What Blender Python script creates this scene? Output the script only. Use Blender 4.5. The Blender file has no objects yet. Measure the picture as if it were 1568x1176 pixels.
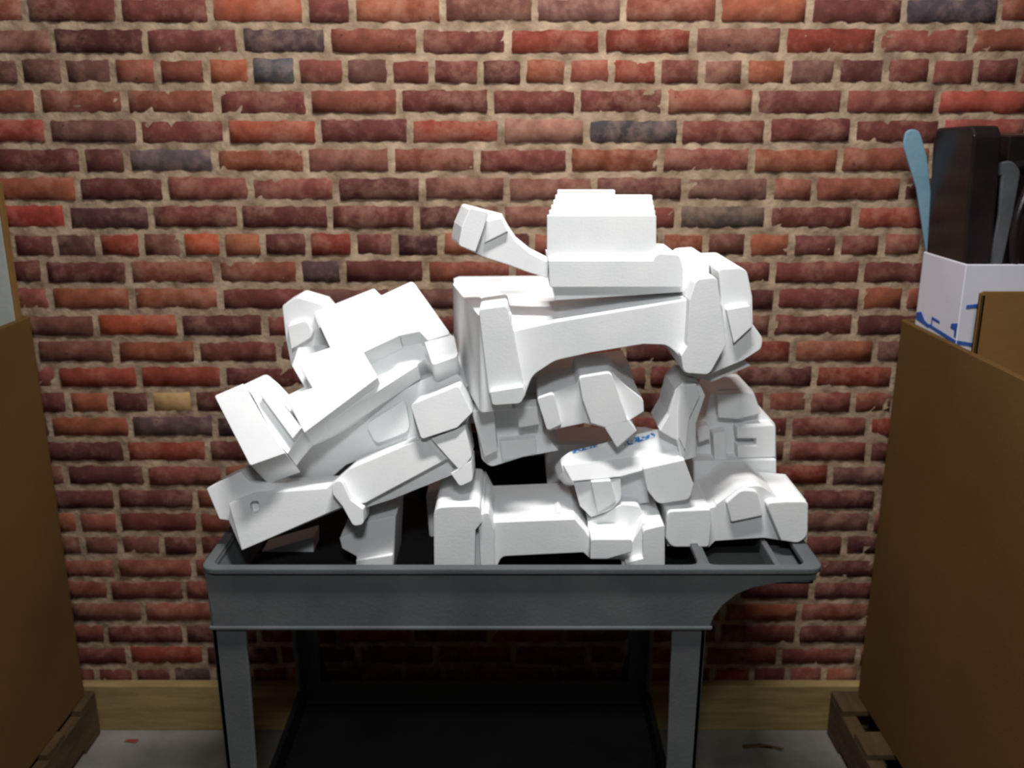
import bpy, bmesh, math, random
from mathutils import Vector, Matrix
random.seed(11)
sc=bpy.context.scene
try: sc.view_settings.view_transform='Standard'
except Exception as e: print(e)
H=1.63; TH=math.atan(0.28); c=math.cos(TH); s=math.sin(TH); F=1400.0
def W(px,py,Y,m=0.0,n=0.0,z0=1.0):
    u=(px-784)/F; v=(py-588)/F
    k=(Y+m*(H-z0))/((c-v*s)+m*(s+v*c)-n*u)
    return Vector((u*k,k*(c-v*s),H-k*(s+v*c)))
# ---------- materials
def newmat(name):
    m=bpy.data.materials.new(name); m.use_nodes=True
    nt=m.node_tree; b=nt.nodes['Principled BSDF']; return m,nt,b
def noise_mat(name,c1,c2,scale=8,rough=0.7,bump=0.1,bscale=60,stretch=(1,1,1),detail=6,spec=0.3,bdist=0.01,p0=.3,p1=.7):
    m,nt,b=newmat(name); N=nt.nodes; L=nt.links
    tc=N.new('ShaderNodeTexCoord'); mp=N.new('ShaderNodeMapping'); mp.inputs['Scale'].default_value=stretch
    L.new(tc.outputs['Object'],mp.inputs[0])
    n=N.new('ShaderNodeTexNoise'); n.inputs['Scale'].default_value=scale; n.inputs['Detail'].default_value=detail
    L.new(mp.outputs[0],n.inputs['Vector'])
    r=N.new('ShaderNodeValToRGB'); r.color_ramp.elements[0].position=p0; r.color_ramp.elements[1].position=p1
    r.color_ramp.elements[0].color=(*c1,1); r.color_ramp.elements[1].color=(*c2,1)
    L.new(n.outputs['Fac'],r.inputs[0]); L.new(r.outputs[0],b.inputs['Base Color'])
    b.inputs['Roughness'].default_value=rough; b.inputs['Specular IOR Level'].default_value=spec
    n2=N.new('ShaderNodeTexNoise'); n2.inputs['Scale'].default_value=bscale; n2.inputs['Detail'].default_value=4
    L.new(mp.outputs[0],n2.inputs['Vector'])
    bp=N.new('ShaderNodeBump'); bp.inputs['Strength'].default_value=bump; bp.inputs['Distance'].default_value=bdist
    L.new(n2.outputs['Fac'],bp.inputs['Height']); L.new(bp.outputs[0],b.inputs['Normal'])
    return m
def srgb(r,g,b):
    f=lambda x:(x/255/12.92 if x/255<=.04045 else ((x/255+.055)/1.055)**2.4)
    return (f(r),f(g),f(b))
def foam_mat():
    m,nt,b=newmat('white_polystyrene'); N=nt.nodes; L=nt.links
    tc=N.new('ShaderNodeTexCoord')
    v=N.new('ShaderNodeTexVoronoi'); v.inputs['Scale'].default_value=240
    n=N.new('ShaderNodeTexNoise'); n.inputs['Scale'].default_value=9; n.inputs['Detail'].default_value=8
    L.new(tc.outputs['Object'],v.inputs['Vector']); L.new(tc.outputs['Object'],n.inputs['Vector'])
    r=N.new('ShaderNodeValToRGB'); r.color_ramp.elements[0].position=.3; r.color_ramp.elements[1].position=.65
    r.color_ramp.elements[0].color=(.83,.85,.86,1); r.color_ramp.elements[1].color=(.92,.93,.93,1)
    L.new(n.outputs['Fac'],r.inputs[0]); L.new(r.outputs[0],b.inputs['Base Color'])
    b.inputs['Roughness'].default_value=.9; b.inputs['Specular IOR Level'].default_value=.08
    bp=N.new('ShaderNodeBump'); bp.inputs['Strength'].default_value=.16; bp.inputs['Distance'].default_value=.0007
    L.new(v.outputs['Distance'],bp.inputs['Height']); L.new(bp.outputs[0],b.inputs['Normal'])
    return m
M_foam=foam_mat()
M_blue=noise_mat('blue_print',srgb(55,125,195),srgb(225,230,235),scale=170,rough=.7,p0=.48,p1=.53,spec=.1)
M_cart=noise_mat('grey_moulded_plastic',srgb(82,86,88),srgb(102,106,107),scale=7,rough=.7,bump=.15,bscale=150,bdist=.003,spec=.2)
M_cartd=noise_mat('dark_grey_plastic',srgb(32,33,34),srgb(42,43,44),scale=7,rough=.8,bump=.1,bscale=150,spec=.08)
M_black=noise_mat('black_plastic',srgb(22,17,17),srgb(40,31,31),scale=6,rough=.3,bump=.05)
M_card=noise_mat('brown_cardboard',srgb(90,67,38),srgb(103,77,44),scale=2,rough=.95,bump=.05,bscale=120,spec=.05)
M_card2=noise_mat('tan_cardboard',srgb(116,86,49),srgb(130,97,56),scale=3,rough=.9,bump=.05,spec=.08)
M_wood=noise_mat('pine_wood',srgb(128,108,66),srgb(160,138,92),scale=6,rough=.8,bump=.2,stretch=(1,6,8))
M_pallet=noise_mat('pallet_wood',srgb(62,48,30),srgb(88,68,43),scale=6,rough=.85,bump=.25,stretch=(5,1,5))
M_floor=noise_mat('concrete',srgb(94,91,84),srgb(144,140,131),scale=5,rough=.85,bump=.2,bscale=40,detail=10)
M_white=noise_mat('white_box_card',srgb(195,195,205),srgb(212,212,220),scale=4,rough=.7,bump=.02)
M_bluep=noise_mat('blue_ink',srgb(35,75,150),srgb(50,90,165),scale=30,rough=.6)
M_lblue=noise_mat('pale_blue_plastic',srgb(100,132,150),srgb(120,150,166),scale=6,rough=.5)
M_panel=noise_mat('grey_board',srgb(150,153,150),srgb(170,173,168),scale=3,rough=.7)
M_metal=noise_mat('grey_metal',srgb(66,67,70),srgb(96,98,101),scale=6,rough=.35)
M_rub=noise_mat('rubber',srgb(25,25,25),srgb(40,40,40),rough=.8)
M_red=noise_mat('red_plastic',srgb(120,56,44),srgb(140,70,54),rough=.7)
# brick
def brick_mat():
    m,nt,b=newmat('old_brick'); N=nt.nodes; L=nt.links
    at=N.new('ShaderNodeAttribute'); at.attribute_name='bcol'
    tc=N.new('ShaderNodeTexCoord')
    n=N.new('ShaderNodeTexNoise'); n.inputs['Scale'].default_value=24; n.inputs['Detail'].default_value=8; n.inputs['Roughness'].default_value=.65
    L.new(tc.outputs['Object'],n.inputs['Vector'])
    mr=N.new('ShaderNodeMapRange'); mr.inputs[1].default_value=.3; mr.inputs[2].default_value=.7; mr.inputs[3].default_value=.6; mr.inputs[4].default_value=1.3
    L.new(n.outputs['Fac'],mr.inputs[0])
    mx=N.new('ShaderNodeVectorMath'); mx.operation='SCALE'
    L.new(at.outputs['Color'],mx.inputs[0]); L.new(mr.outputs[0],mx.inputs['Scale'])
    n2=N.new('ShaderNodeTexNoise'); n2.inputs['Scale'].default_value=12; n2.inputs['Detail'].default_value=11; n2.inputs['Roughness'].default_value=.8
    L.new(tc.outputs['Object'],n2.inputs['Vector'])
    nb=N.new('ShaderNodeTexNoise'); nb.inputs['Scale'].default_value=2.2; nb.inputs['Detail'].default_value=2
    L.new(tc.outputs['Object'],nb.inputs['Vector'])
    mb=N.new('ShaderNodeMapRange'); mb.inputs[1].default_value=.35; mb.inputs[2].default_value=.7; mb.inputs[3].default_value=-.05; mb.inputs[4].default_value=.07
    L.new(nb.outputs['Fac'],mb.inputs[0])
    ad=N.new('ShaderNodeMath'); ad.operation='ADD'; L.new(n2.outputs['Fac'],ad.inputs[0]); L.new(mb.outputs[0],ad.inputs[1])
    m2=N.new('ShaderNodeMapRange'); m2.inputs[1].default_value=.49; m2.inputs[2].default_value=.78; m2.inputs[3].default_value=0; m2.inputs[4].default_value=.85
    L.new(ad.outputs[0],m2.inputs[0])
    mix=N.new('ShaderNodeMix'); mix.data_type='RGBA'
    L.new(m2.outputs[0],mix.inputs[0]); L.new(mx.outputs[0],mix.inputs[6]); mix.inputs[7].default_value=(*srgb(150,118,100),1)
    v=N.new('ShaderNodeTexNoise'); v.inputs['Scale'].default_value=45; v.inputs['Detail'].default_value=3
    L.new(tc.outputs['Object'],v.inputs['Vector'])
    m3=N.new('ShaderNodeMapRange'); m3.inputs[1].default_value=.69; m3.inputs[2].default_value=.75; m3.inputs[3].default_value=0; m3.inputs[4].default_value=.75
    L.new(v.outputs['Fac'],m3.inputs[0])
    mix2=N.new('ShaderNodeMix'); mix2.data_type='RGBA'
    L.new(m3.outputs[0],mix2.inputs[0]); L.new(mix.outputs[2],mix2.inputs[6]); mix2.inputs[7].default_value=(.03,.015,.012,1)
    L.new(mix2.outputs[2],b.inputs['Base Color'])
    b.inputs['Roughness'].default_value=.85; b.inputs['Specular IOR Level'].default_value=.15
    bp=N.new('ShaderNodeBump'); bp.inputs['Strength'].default_value=.5; bp.inputs['Distance'].default_value=.003
    L.new(n.outputs['Fac'],bp.inputs['Height']); L.new(bp.outputs[0],b.inputs['Normal'])
    return m
M_brick=brick_mat()
M_mortar=noise_mat('lime_mortar',srgb(112,92,74),srgb(184,160,134),scale=20,rough=.9,bump=.7,bscale=70,bdist=.006,spec=.1,detail=10)
# ---------- helpers
def fillet(pts):
    out=[]; n=len(pts)
    for i,p in enumerate(pts):
        if len(p)==2: out.append((p[0],p[1])); continue
        r=p[2]; a=pts[i-1]; b=pts[(i+1)%n]
        P=Vector(p[:2]); A=Vector(a[:2])-P; B=Vector(b[:2])-P
        ra=min(r,A.length*.48); rb=min(r,B.length*.48)
        A=P+A.normalized()*ra; B=P+B.normalized()*rb
        for k in range(6):
            t=k/5; q=A*(1-t)**2+P*2*t*(1-t)+B*t*t; out.append((q.x,q.y))
    return out
def solid(verts,vec,mat,taper=0.0):
    bm=bmesh.new(); vec=Vector(vec); n=len(verts)
    cen=sum((Vector(v) for v in verts),Vector())/n
    f=[bm.verts.new(v) for v in verts]
    b=[bm.verts.new(Vector(v)+vec+(cen-Vector(v))*taper) for v in verts]
    bm.faces.new(f); bm.faces.new(b[::-1])
    for i in range(n): bm.faces.new((f[i],b[i],b[(i+1)%n],f[(i+1)%n]))
    bmesh.ops.recalc_face_normals(bm,faces=bm.faces[:])
    me=bpy.data.meshes.new('m'); bm.to_mesh(me); bm.free()
    me.materials.append(mat)
    o=bpy.data.objects.new('part',me); sc.collection.objects.link(o); return o
def apply(o):
    dg=bpy.context.evaluated_depsgraph_get()
    me=bpy.data.meshes.new_from_object(o.evaluated_get(dg)); o.modifiers.clear(); o.data=me
def cut(o,cs):
    for k in cs:
        md=o.modifiers.new('b','BOOLEAN'); md.operation='DIFFERENCE'; md.object=k; md.solver='EXACT'
        apply(o); bpy.data.objects.remove(k)
    return o
def box(x0,x1,y0,y1,z0,z1,mat):
    return solid([(x0,y0,z0),(x1,y0,z0),(x1,y0,z1),(x0,y0,z1)],(0,y1-y0,0),mat)
def join(name,parts,bev=.004,seg=3,smooth=False):
    bm=bmesh.new(); mats=[]
    for o in parts:
        if bev and not o.get('nobev'):
            md=o.modifiers.new('bv','BEVEL'); md.width=bev; md.segments=seg; md.limit_method='ANGLE'; md.angle_limit=math.radians(38)
            apply(o)
        me=o.data
        idx=[]
        for m_ in me.materials:
            if m_ not in mats: mats.append(m_)
            idx.append(mats.index(m_))
        me.transform(o.matrix_world)
        base=len(bm.faces); bm.from_mesh(me); bm.faces.ensure_lookup_table()
        for f in bm.faces[base:]: f.material_index=idx[f.material_index] if idx else 0
        bpy.data.objects.remove(o)
    me=bpy.data.meshes.new(name); bm.to_mesh(me); bm.free()
    for m_ in mats: me.materials.append(m_)
    for p in me.polygons: p.use_smooth=smooth
    o=bpy.data.objects.new(name,me); sc.collection.objects.link(o)
    cen=sum((Vector(b) for b in o.bound_box),Vector())/8
    me.transform(Matrix.Translation(-cen)); o.location=cen
    return o
def pr(pts,Y,depth,m=0.0,n=0.0,z0=1.0,mat=None,vec=None,taper=0.0,dz=0.0):
    v=[W(p[0],p[1],Y,m,n,z0) for p in fillet(pts)]
    if vec is None:
        g=Vector((-n,1,-m)).normalized(); vec=g*depth+Vector((0,0,dz))
    return solid(v,vec,mat or M_foam,taper)
# ---------- room
WALL=2.25
def build_wall():
    bm=bmesh.new(); lay=bm.loops.layers.float_color.new('bcol')
    pal=[((120,66,57),5),((108,58,51),5),((128,72,57),4),((98,54,49),4),((136,76,55),3.5),((88,50,46),3),((114,72,61),3),((88,68,66),.6),((130,60,46),2.5),((104,70,62),2)]
    cols=[srgb(*p[0]) for p in pal]; wts=[p[1] for p in pal]
    course=.067; z_head=1.757
    special=[((410,108),(80,78,82)),((470,65),(80,64,64)),((1000,207),(72,66,68)),((1450,28),(74,62,68)),((1140,335),(88,76,68)),
      ((285,372),(165,74,46)),((268,634),(180,146,96)),((345,108),(150,80,56)),((345,372),(150,90,64)),((475,205),(142,72,54)),((60,205),(134,60,50)),((65,340),(148,60,50)),
      ((215,245),(92,78,80)),((340,640),(58,46,48)),((1440,160),(148,70,56)),((1320,470),(80,56,56)),((620,375),(72,44,44)),((240,500),(148,70,48)),((1540,205),(134,68,60)),((880,205),(145,102,86)),((380,20),(150,80,58)),((200,335),(80,50,48))]
    spw=[(W(p[0][0],p[0][1],WALL),srgb(*p[1])) for p in special]
    r0=-math.ceil(z_head/course)
    def brick(x0,x1,z0,z1,col):
        nx=max(5,int((x1-x0)/.016)); nz=4; g=[]
        ins=.004; prot=random.uniform(.0042,.008); tx=random.uniform(-.002,.002)
        for j in range(nz+1):
            row=[]
            for i in range(nx+1):
                fx=i/nx; fz=j/nz
                if i==1: x=x0+ins
                elif i==nx-1: x=x1-ins
                else: x=x0+(x1-x0)*fx
                if j==1: z=z0+ins
                elif j==nz-1: z=z1-ins
                else: z=z0+(z1-z0)*fz
                e=(i in(0,nx)) or (j in(0,nz))
                if e:
                    y=WALL+.003; x+=random.uniform(-.003,.003); z+=random.uniform(-.0038,.0038)
                else:
                    y=WALL-prot+random.uniform(-.0009,.0009)+tx*(fx-.5)
                    if i in(1,nx-1) or j in(1,nz-1): y+=.0014; z+=random.uniform(-.0026,.0026)
                if i in(0,nx) and j in(0,nz):
                    q=random.uniform(.002,.007)
                    x+= q if i==0 else -q; z+=q*.7 if j==0 else -q*.7
                row.append(bm.verts.new((x,y,z)))
            g.append(row)
        for j in range(nz):
            for i in range(nx):
                f=bm.faces.new((g[j][i],g[j][i+1],g[j+1][i+1],g[j+1][i])); f.smooth=True
                for l in f.loops: l[lay]=(*col,1)
    for r in range(r0,16):
        zc=z_head+r*course
        z0=zc-.0275; z1=zc+.0275
        if z0<0: continue
        header=(r%6==0)
        per=.107 if header else .2115
        if r==-1: off=-.0876
        elif r==-2: off=-.158
        else: off=(0.055 if r%2 else -.05)+random.uniform(-.035,.035)+(-.03)
        x=off-per*round(2.5/per)
        while x<2.4:
            w=per+random.uniform(-.009,.009)
            if not header and random.random()<.07: w=.107
            j=.0055+random.uniform(-.001,.0015)
            b0,b1=x+j,x+w-j
            col=random.choices(cols,wts)[0]; k=random.uniform(.76,1.16)
            col=tuple(min(1,a*k) for a in col)
            for p,cc in spw:
                if b0<=p.x<=b1 and abs(p.z-zc)<course/2: col=cc
            dz=random.uniform(-.0018,.0018)
            brick(b0,b1,z0+dz,z1+dz+random.uniform(-.002,.0015),col)
            x+=w
    me=bpy.data.meshes.new('wall_back')
    nx,nz=340,200; X0,X1,Z1=-2.4,2.4,2.8
    vv=[[bm.verts.new((X0+(X1-X0)*i/nx,WALL+random.uniform(-.0038,.0006),Z1*j/nz)) for i in range(nx+1)] for j in range(nz+1)]
    for j in range(nz):
        for i in range(nx):
            f=bm.faces.new((vv[j][i],vv[j][i+1],vv[j+1][i+1],vv[j+1][i])); f.material_index=1; f.smooth=True
    bm.to_mesh(me); bm.free(); me.materials.append(M_brick); me.materials.append(M_mortar)
    o=bpy.data.objects.new('wall_back',me); sc.collection.objects.link(o)
build_wall()
join('floor',[box(-2.4,2.4,-1.6,2.3,-.1,0,M_floor)],bev=0)
join('baseboard_back',[box(-1.6,1.6,2.212,2.243,0,.142,M_wood)],bev=.003)
# ---------- cart
def rrect(x0,x1,y0,y1,r):
    return fillet([(x0,y0,r),(x1,y0,r),(x1,y1,r),(x0,y1,r)])
def zsolid(poly,z0,z1,mat): return solid([(p[0],p[1],z0) for p in poly],(0,0,z1-z0),mat)
def cart():
    P=[]; X0,X1,Y0,Y1=-.583,.583,1.545,2.185
    rim=zsolid(rrect(X0,X1,Y0,Y1,.03),.828,.84,M_cart)
    P.append(cut(rim,[zsolid(rrect(X0+.02,.352,Y0+.02,Y1-.02,.02),.7,.9,M_cart),zsolid(rrect(.368,X1-.03,Y0+.02,Y1-.02,.02),.7,.9,M_cart)]))
    ap=[(X0+.006,.834),(X1-.01,.834),(X1-.012,.812),(.50,.806),(.455,.797),(.425,.783),(.400,.760),(.384,.735),(.378,.712),(X0+.012,.712)]
    for y in (Y0+.008,Y1-.022): P.append(solid([(a[0],y,a[1]) for a in ap],(0,.014,0),M_cart))
    P.append(box(X0+.006,.382,Y0+.005,Y0+.024,.708,.716,M_cart))
    P.append(box(X0+.008,X0+.022,Y0+.01,Y1-.01,.712,.834,M_cart))
    P.append(box(.364,.376,Y0+.012,Y1-.012,.72,.834,M_cart))
    P.append(zsolid(rrect(.50,X1-.004,Y0+.01,Y1-.01,.03),.806,.812,M_cart))
    P.append(box(X1-.02,X1-.008,Y0+.03,Y1-.03,.806,.834,M_cart))
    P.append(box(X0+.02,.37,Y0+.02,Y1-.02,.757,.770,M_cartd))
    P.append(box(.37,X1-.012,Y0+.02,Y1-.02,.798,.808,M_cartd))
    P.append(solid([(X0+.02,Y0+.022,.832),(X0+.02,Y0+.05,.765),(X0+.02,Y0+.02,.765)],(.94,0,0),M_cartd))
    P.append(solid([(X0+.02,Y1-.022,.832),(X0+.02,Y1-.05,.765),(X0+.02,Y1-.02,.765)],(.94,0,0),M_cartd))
    P.append(solid([(X0+.018,Y0+.02,.832),(X0+.05,Y0+.02,.765),(X0+.018,Y0+.02,.765)],(0,.6,0),M_cart))
    P.append(box(.497,.509,Y0+.02,Y1-.02,.8,.836,M_cart))
    for y in (1.75,1.95): P.append(box(.37,X1-.02,y,y+.012,.8,.836,M_cart))
    for (xo,sx) in ((X0+.008,1),(.372,-1)):
        for (yo,sy) in ((Y0+.012,1),(Y1-.012,-1)):
            w=.066; t=.012; wb=.054; xb=xo+sx*.004
            A=[(xo,yo,.73),(xo+sx*w,yo,.73),(xb+sx*wb,yo,.10),(xb,yo,.10)]
            P.append(solid(A,(0,sy*t,0),M_cart))
            B=[(xo,yo,.73),(xo,yo+sy*.07,.73),(xb,yo+sy*.055,.10),(xb,yo,.10)]
            P.append(solid(B,(sx*t,0,0),M_cart))
            P.append(solid([(xo+sx*wb,yo,.30),(xo+sx*(wb+.03),yo,.19),(xo+sx*wb,yo,.15)],(0,sy*t,0),M_cartd))
    x0,x1=X0+.014,.366
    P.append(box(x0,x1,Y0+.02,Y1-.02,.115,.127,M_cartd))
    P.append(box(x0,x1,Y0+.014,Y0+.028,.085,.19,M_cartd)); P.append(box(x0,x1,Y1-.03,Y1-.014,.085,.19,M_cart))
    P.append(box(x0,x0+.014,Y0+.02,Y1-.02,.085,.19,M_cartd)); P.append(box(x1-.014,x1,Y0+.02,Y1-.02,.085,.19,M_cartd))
    for x in (X0+.06,.32):
        for y in (Y0+.06,Y1-.06):
            bm=bmesh.new(); bmesh.ops.create_cone(bm,cap_ends=True,segments=28,radius1=.048,radius2=.048,depth=.028,matrix=Matrix.Translation((x,y,.048))@Matrix.Rotation(math.pi/2,4,'X'))
            me=bpy.data.meshes.new('w'); bm.to_mesh(me); bm.free(); me.materials.append(M_rub)
            o=bpy.data.objects.new('w',me); sc.collection.objects.link(o); P.append(o)
            P.append(box(x-.012,x+.012,y-.022,y-.016,.05,.115,M_metal)); P.append(box(x-.012,x+.012,y+.016,y+.022,.05,.115,M_metal))
            P.append(box(x-.03,x+.03,y-.03,y+.03,.106,.116,M_metal))
    return join('utility_cart',P,bev=.003,seg=2)
cart()
# ---------- foam inserts
NM='foam_packing_insert'
FB=.0014
# D big bridge frame
D=[pr([(745,480),(785,507),(850,493),(1058,458),(1075,450),(1105,470),(1105,540),(1047,570),(1040,545,6),(1022,528,10),(985,527),(905,540),(850,552,10),(815,575,10),(803,607),(760,610)],1.66,.27),
 pr([(733,474,5),(776,468,5),(786,507),(803,600,8),(797,617,6),(754,621,6),(748,600)],1.635,.12),
 pr([(750,600),(801,592),(806,602,5),(797,618,5),(754,621,5)],1.62,.1),
 zsolid(fillet([(-.059,1.637,.01),(-.138,2.03,.05),(-.06,2.05),(0,1.66)]),1.115,1.30,M_foam),
 zsolid([(-.12,2.03),(.09,2.05),(.12,1.70),(-.03,1.68)],1.23,1.285,M_foam),
 zsolid([(-.13,2.02),(.09,2.045),(.09,2.06),(-.12,2.05)],1.23,1.308,M_foam),
 pr([(1066,428,8),(1098,424,8),(1106,480),(1112,528),(1086,574,8),(1047,571,8),(1043,545),(1052,530),(1056,460)],1.63,.13),
 pr([(1100,412,6),(1143,410,12),(1152,455),(1153,497),(1168,518,6),(1166,534,6),(1138,552,8),(1090,572),(1110,520)],1.67,.22),
 pr([(1112,474),(1148,468),(1152,500),(1124,526)],1.658,.05),
 pr([(1050,575),(1090,572),(1140,552),(1150,560),(1090,585)],1.70,.12)]
cut(D[3],[zsolid([(-.035,1.70),(-.098,1.99),(-.03,2.0),(.02,1.70)],1.255,1.4,M_foam)])
cut(D[4],[zsolid([(-.02,1.95),(.05,1.97),(.06,2.02),(-.03,2.0)],1.25,1.4,M_foam)])
join(NM,D,bev=FB)
# E stack of sheets
E=[]
for k in range(6):
    zt=330-7.8*k
    xr=1005-1.5*k if k<5 else 942
    E.append(pr([(838+3.2*k,zt,2),(xr,zt,2),(xr,397),(838+1.2*k,397)],1.68+.024*k,.0165,vec=(0,.0165,0)))
join(NM,E,bev=.0012,seg=2)
E=[pr([(840,399),(1000,399),(1003,392),(1010,388,4),(1040,390,4),(1046,410),(1046,440),(842,440)],1.665,.16),
 pr([(1040,402),(1050,392,6),(1080,390,6),(1086,402),(1086,430),(1045,432)],1.74,.12),
 pr([(845,425),(1040,425),(1050,447),(850,460)],1.70,.14)]
join(NM,E,bev=FB)
# F curved band with thick end
Fp=[pr([(724,322),(768,333),(778,352),(790,370),(812,388),(840,402),(838,426),(806,416),(780,406),(742,394),(712,380)],1.69,.08),
 pr([(720,318,5),(748,325),(740,352),(728,386),(702,376,5),(707,348)],1.675,.10,n=.2),
 pr([(745,338),(768,334),(778,354),(742,372)],1.683,.05)]
join(NM,Fp,bev=FB)
# A left upper, leaning back
a=dict(m=.75,n=0.0,z0=1.05)
A=[pr([(332,608),(408,572,6),(427,588),(442,604),(466,592),(447,560),(456,532),(498,528),(480,480),(573,443),(584,452),(631,430,5),(697,522,6),(702,546,6),(660,560),(650,550),(580,602),(500,650),(466,665),(440,695),(383,712)],1.69,.08,**a),
 pr([(328,606,4),(372,587),(408,650),(437,694),(383,713,4)],1.605,.13,**a),
 pr([(378,590),(405,577,6),(466,660),(440,695),(420,670)],1.632,.08,**a),
 pr([(398,604),(415,596),(462,655),(448,672)],1.608,.08,**a),
 pr([(480,478,4),(573,441,4),(583,452),(612,514),(557,540),(579,578),(466,663),(436,606),(478,594),(458,560),(465,545),(505,532)],1.61,.08,**a),
 pr([(583,455),(632,430,6),(690,511,6),(655,521),(642,508),(612,514)],1.622,.08,**a),
 pr([(650,524),(695,512,6),(702,546,8),(662,560,6)],1.61,.09,**a),
 pr([(575,578),(632,552),(640,560),(500,650),(466,664)],1.65,.07,**a)]
join(NM,A,bev=FB)
IN=[pr([(405,708),(560,625),(690,562),(718,592),(632,622),(643,668),(530,712),(500,738),(405,738)],1.79,.13),
         pr([(560,650,10),(620,612,10),(628,660,10),(575,680,10)],1.77,.05)]
join(NM,IN,bev=FB)
join(NM,[pr([(432,468,4),(455,455,5),(492,466),(520,500),(480,560),(446,560),(438,520)],1.86,.09),pr([(440,500),(470,490,8),(480,515,8),(446,535)],1.84,.05)],bev=FB)
# B lower left long beam
b=dict(m=.18,n=0.0,z0=.9)
B=[pr([(316,748,3),(368,722),(380,738,8),(398,742),(420,752),(500,748),(535,718),(640,678),(630,625),(700,592),(722,628),(714,652),(722,700),(705,722),(600,765),(556,779),(525,778),(370,843),(350,797),(336,795)],1.64,.13,**b),
 pr([(350,772),(388,756),(500,748),(535,718),(640,674),(668,668),(690,700),(560,770),(520,778),(370,843)],1.62,.06,**b),
 pr([(506,742,8),(522,734,8),(537,766),(556,780),(557,803,6),(541,806,6),(524,775),(510,758)],1.595,.07,**b),
 pr([(628,620,6),(702,590,6),(723,632),(700,655),(645,673,6)],1.60,.14,**b),
 pr([(660,672),(712,652),(722,700),(705,722)],1.61,.07,**b),
 pr([(690,725),(722,705),(724,736,5),(704,745,5)],1.61,.12,**b)]
cut(B[0],[pr([(372,730),(392,726),(398,748,6),(382,756,6)],1.55,.3)])
cut(B[1],[pr([(376,778,6),(390,775,6),(392,792,6),(380,796,6)],1.60,.04)])
join(NM,B,bev=FB)
join(NM,[pr([(520,824),(545,814),(560,800),(606,790),(601,895),(548,897),(546,852),(524,840)],1.665,.14),
         pr([(545,858),(601,850),(601,897),(548,899)],1.655,.04)],bev=FB)
join(NM,[pr([(400,845),(480,822),(480,850),(410,880)],1.76,.06)],bev=FB)
# J bottom centre
J=[pr([(668,785),(740,776),(752,800),(880,795),(895,812),(905,826),(968,830),(985,800),(1018,806),(1018,900),(962,900),(950,857),(905,857),(893,846),(768,852,8),(760,870),(760,900),(668,900)],1.635,.19),
 pr([(664,778,14),(690,776),(735,775,8),(738,800),(728,812),(726,900),(665,900)],1.605,.2),
 pr([(732,790,5),(748,784,6),(757,812),(757,900),(738,900)],1.615,.15),
 pr([(845,792),(856,782,4),(868,792)],1.66,.05),
 pr([(905,826,4),(968,826,4),(968,845),(930,856),(904,856)],1.595,.08),
 pr([(900,800),(925,790),(950,772,8),(980,775,8),(988,800),(985,830),(905,830)],1.67,.14),
 pr([(985,812,5),(1018,804,5),(1018,900),(962,900),(958,862),(985,855)],1.615,.18)]
join(NM,J,bev=FB)
join(NM,[pr([(652,755,6),(700,742,6),(702,860),(660,850)],1.84,.12),pr([(655,770),(690,765),(690,860),(662,860)],1.835,.03)],bev=FB)
# K right bottom
K=[pr([(1022,780,8),(1090,778),(1112,762),(1132,746,8),(1165,744,8),(1190,762),(1234,766),(1236,826),(1200,828),(1170,823),(1095,828),(1085,838),(1022,836)],1.67,.14),
 pr([(1022,783,8),(1088,780),(1090,800),(1086,838,6),(1028,838,8),(1020,825)],1.655,.14),
 pr([(1172,770,10),(1205,768),(1238,768,8),(1237,822,10),(1222,832,6),(1196,828)],1.65,.15),
 pr([(1112,770),(1135,750,8),(1160,752,8),(1168,790),(1120,800)],1.66,.1)]
cut(K[0],[pr([(1140,740,8),(1158,740,8),(1158,762,8),(1140,762,8)],1.62,.1)])
cut(K[0],[pr([(1092,770,2),(1110,766,2),(1110,800,8),(1094,800,8)],1.60,.10)])
join(NM,K,bev=.0025)
# L right middle
L_=[pr([(1088,604),(1100,596,6),(1152,594,10),(1166,634),(1188,648,8),(1190,785),(1062,785),(1062,650),(1080,640)],1.86,.12),
 pr([(1098,604,4),(1152,600,8),(1165,634),(1130,642),(1100,640)],1.835,.1),
 pr([(1128,655),(1188,650,8),(1188,700),(1130,702)],1.825,.1),
 pr([(1062,706),(1189,704),(1189,785),(1062,785)],1.815,.1),
 pr([(1066,655,6),(1086,650,6),(1088,672),(1070,678)],1.83,.05),
 pr([(1092,664,3),(1112,660,3),(1114,704),(1094,704)],1.825,.05)]
L_[2]=cut(L_[2],[pr([(1133,680),(1165,680),(1165,691),(1133,691)],1.79,.1)])
join(NM,L_,bev=.0025)
# I printed slab with upright leg
i=dict(m=.5,n=0.05,z0=.95)
I=[pr([(857,703,6),(872,692),(1005,657),(1024,660,8),(1044,684,6),(1046,702,6),(1000,716),(950,730),(876,737,8),(862,722)],1.655,.12,**i),
 pr([(862,712),(1046,690,4),(1046,702),(1000,716),(950,730),(876,737)],1.645,.03,**i),
 pr([(1010,660),(1024,636),(1034,598),(1048,582,4),(1070,584,4),(1080,606),(1066,648),(1066,700),(1044,706),(1038,676)],1.68,.12),
 pr([(1044,590),(1066,588),(1072,606),(1056,640),(1050,690),(1040,672),(1040,630)],1.67,.04),
 pr([(878,738),(950,733),(952,765,8),(935,782,8),(905,792),(888,775)],1.67,.10),
 pr([(905,738),(935,736),(944,768),(915,786)],1.655,.04),
 pr([(985,718),(1048,704),(1062,742),(1056,765,8),(1008,772,8),(992,752)],1.66,.12),
 pr([(925,738),(985,722),(995,770),(945,775)],1.72,.1)]
for q in ([(956,678,4),(968,671),(1001,662,3),(1004,668,3),(976,678),(958,683)],[(876,690),(914,681),(915,684),(877,694)]):
    o=pr(q,1.6535,.003,mat=M_blue,**i); o['nobev']=1; I.append(o)
join(NM,I,bev=FB)
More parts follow.
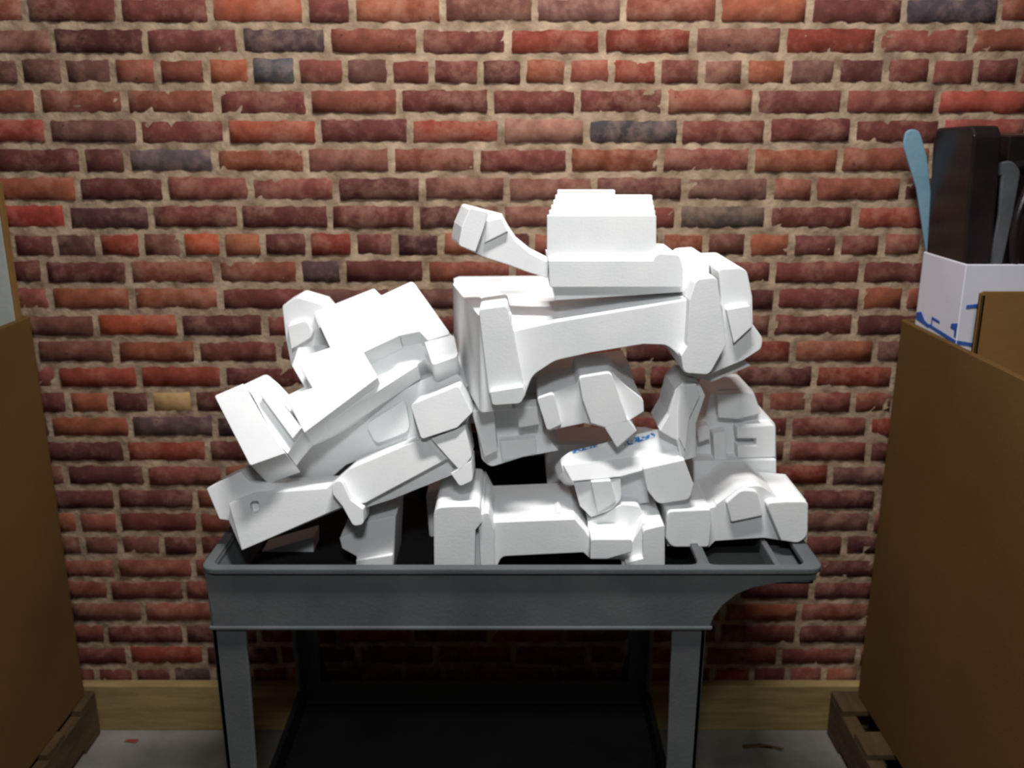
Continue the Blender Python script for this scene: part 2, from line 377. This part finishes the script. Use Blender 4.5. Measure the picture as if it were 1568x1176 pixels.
# G central block
G=[pr([(822,610,4),(850,600),(882,588),(888,572,5),(936,568,6),(958,590),(985,612,4),(986,630),(962,645),(975,660),(945,686),(926,655),(895,648),(838,660,5)],1.68,.14),
 pr([(886,578,6),(936,570,8),(950,612),(962,645),(928,655),(905,648),(892,612)],1.66,.05),
 pr([(822,610,5),(848,602,6),(860,650),(838,660,6)],1.665,.05),
 pr([(926,655),(962,642),(975,660),(945,686,4)],1.66,.1)]
join(NM,G,bev=FB)
# H
Hh=[pr([(722,630),(828,622),(832,662),(855,690),(800,700),(752,715,6),(738,705,6),(730,660)],1.74,.14),
 pr([(722,630),(755,628),(762,690),(742,700)],1.70,.05),
 pr([(765,676),(820,672),(822,694),(770,706)],1.71,.06),
 pr([(790,625),(822,622),(825,650),(795,655)],1.70,.05)]
join(NM,Hh,bev=FB)
join(NM,[pr([(850,680),(1000,680),(1040,690),(1040,790),(880,800),(872,740),(838,745),(836,700)],1.90,.12)],bev=FB)
join(NM,[pr([(700,600),(760,585),(965,560),(975,600),(830,625),(715,650)],1.84,.14)],bev=FB)
# ---------- black tote at the tray back
T=[box(-.22,.14,2.04,2.05,.772,.885,M_black),box(-.22,.14,2.10,2.115,.772,.92,M_black),box(-.22,-.205,2.04,2.115,.772,.9,M_black),box(.125,.14,2.04,2.115,.772,.9,M_black),box(-.22,.14,2.04,2.115,.772,.78,M_black),
 box(-.23,.15,2.032,2.042,.882,.894,M_cart)]
join('black_plastic_tote',T,bev=.002,seg=1)
# ---------- bulk bins and pallets
def pallet(name,x0,x1,y0,y1):
    P=[]
    for k in range(3):
        x=x0+(x1-x0-.04)*k/2; P.append(box(x,x+.04,y0,y1,.018,.118,M_pallet))
    for k in range(7):
        y=y0+(y1-y0-.09)*k/6; P.append(box(x0-.0,x1,y,y+.09,.118,.136,M_pallet))
    for k in range(3):
        y=y0+(y1-y0-.09)*k/2; P.append(box(x0,x1,y,y+.09,0,.018,M_pallet))
    return join(name,P,bev=.002,seg=1)
pallet('wooden_pallet',-2.2,-1.15,1.05,2.2)
pallet('wooden_pallet',.88,1.95,1.05,2.2)
def bin_(name,x0,x1,y0,y1,z0,z1):
    o=zsolid(rrect(x0,x1,y0,y1,.02),z0,z1,M_card)
    cut(o,[zsolid(rrect(x0+.014,x1-.014,y0+.014,y1-.014,.015),z0+.02,z1+.1,M_card)])
    return join(name,[o],bev=.002,seg=1)
bin_('cardboard_bulk_bin',-2.15,-1.168,1.1,2.19,.138,1.19)
bin_('cardboard_bulk_bin',.945,1.93,1.1,2.19,.138,1.182)
o=box(-1.9,-1.19,2.150,2.172,.16,1.51,M_panel); e=box(-1.19,-1.184,2.150,2.172,.16,1.51,M_card2)
join('grey_board_panel',[o,e],bev=.001,seg=1)
join('cardboard_carton',[box(.965,1.5,1.5,2.155,.16,1.06,M_card2)],bev=.004)
wb=box(.968,1.30,1.945,2.155,1.062,1.350,M_white)
cut(wb,[box(.974,1.294,1.951,2.149,1.08,1.5,M_white)])
P=[wb]
lg=[[(2.150,1.206),(2.128,1.212),(2.105,1.196),(2.080,1.190),(2.080,1.183),(2.11,1.186),(2.15,1.19)],
    [(2.08,1.186),(1.946,1.176),(1.946,1.184),(2.08,1.193)],
    [(2.07,1.212),(2.03,1.209),(2.03,1.204),(2.065,1.206),(2.066,1.193),(2.07,1.193)],
    [(1.975,1.215),(1.947,1.222),(1.947,1.19),(1.955,1.19),(1.957,1.205),(1.975,1.205)]]
for q in lg:
    o=solid([(.9668,y,z) for y,z in q],(.002,0,0),M_bluep); o['nobev']=1; P.append(o)
for q in ([(.97,1.176),(1.04,1.165),(1.04,1.173),(.97,1.184)],[(.98,1.262),(1.012,1.266),(1.012,1.258),(.98,1.254)]):
    o=solid([(x,1.9438,z) for x,z in q],(0,.002,0),M_bluep); o['nobev']=1; P.append(o)
join('white_storage_carton',P,bev=.002,seg=1)
join('folded_cardboard_carton',[box(.973,1.45,1.868,1.874,1.062,1.305,M_card2),box(.973,1.45,1.880,1.886,1.062,1.30,M_card2),box(.973,.979,1.868,1.886,1.062,1.298,M_card2)],bev=.001,seg=1)
q=[(1.965,1.085),(2.14,1.085),(2.152,1.60),(2.135,1.63),(1.98,1.635),(1.962,1.615)]
join('black_equipment_housing',[solid([(.985-.03*(z-1.085)/.55,y,z) for y,z in q],(.06,0,0),M_black)],bev=.006)
def tube(pts,r,mat):
    cu=bpy.data.curves.new('c','CURVE'); cu.dimensions='3D'; sp=cu.splines.new('BEZIER'); sp.bezier_points.add(len(pts)-1)
    for i_,p in enumerate(pts):
        bp=sp.bezier_points[i_]; bp.co=p; bp.handle_left_type=bp.handle_right_type='AUTO'
    cu.bevel_depth=r; cu.bevel_resolution=4; o=bpy.data.objects.new('c',cu); sc.collection.objects.link(o)
    dg=bpy.context.evaluated_depsgraph_get(); me=bpy.data.meshes.new_from_object(o.evaluated_get(dg)); bpy.data.objects.remove(o)
    me.materials.clear(); me.materials.append(mat); o=bpy.data.objects.new('t',me); sc.collection.objects.link(o); o['nobev']=1; return o
o=solid([(1.055,1.985,1.085),(1.055,2.14,1.085),(1.055,2.14,1.62),(1.05,2.0,1.615)],(.12,0,0),M_black)
o2=pr([(1516,252,6),(1552,245,10),(1564,262,8),(1552,330),(1528,440),(1506,440),(1530,330),(1534,270),(1518,266)],1.972,.012,mat=M_metal)
t2=tube([W(1553,256,1.985),W(1575,252,1.985),W(1600,260,1.985),W(1610,440,1.975)],.011,M_black)
t3=tube([W(1575,285,1.96),W(1556,340,1.955),W(1553,400,1.955),W(1560,440,1.96)],.009,M_black)
join('black_framed_panel',[o,o2,t2,t3],bev=.004)
join('pale_blue_plastic_scoop',[pr([(1383,222,8),(1388,198,10),(1408,198,10),(1420,240),(1438,400),(1450,640),(1436,640),(1424,420),(1404,290)],2.160,.008,mat=M_lblue)],bev=.003)
# debris
def scrap(name,x,y,pts,h,mat):
    join(name,[solid([(x+p[0],y+p[1],.0) for p in pts],(0,0,h),mat)],bev=.002,seg=1)
scrap('red_plastic_scrap',-1.07,2.16,[(0,0),(.035,-.006),(.04,.008),(.01,.01)],.005,M_red)
scrap('wood_chip',.63,2.13,[(0,0),(.07,.01),(.10,-.01),(.11,.0),(.05,.02),(.0,.015)],.006,M_pallet)
# ---------- light
def area(name,loc,size,sy,energy,target,col=(1,1,1)):
    l=bpy.data.lights.new(name,'AREA'); l.shape='RECTANGLE'; l.size=size; l.size_y=sy; l.energy=energy; l.color=col
    o=bpy.data.objects.new(name,l); sc.collection.objects.link(o); o.location=loc
    o.rotation_euler=(Vector(target)-Vector(loc)).to_track_quat('-Z','Y').to_euler(); return o
area('ceiling_light',(.1,1.2,3.0),.5,.15,46,(.05,1.75,.9),(1,.98,.955))
area('front_fill_light',(0,-.3,2.6),.3,.2,19,(0,2.2,1.35),(.97,.98,1))  # fill lamp added behind the camera to lift the foam fronts, not a ceiling fixture
w=bpy.data.worlds.new('World'); sc.world=w; w.use_nodes=True
w.node_tree.nodes['Background'].inputs[0].default_value=(.9,.95,1,1); w.node_tree.nodes['Background'].inputs[1].default_value=.03
# ---------- camera
cd=bpy.data.cameras.new('camera'); cam=bpy.data.objects.new('camera',cd); sc.collection.objects.link(cam)
cd.sensor_width=36; cd.lens=36*F/1568; cd.clip_start=.05
cd.dof.use_dof=True; cd.dof.focus_distance=1.15; cd.dof.aperture_fstop=6
cam.location=(0,0,H); cam.rotation_euler=(math.pi/2-TH,0,0)
sc.camera=cam
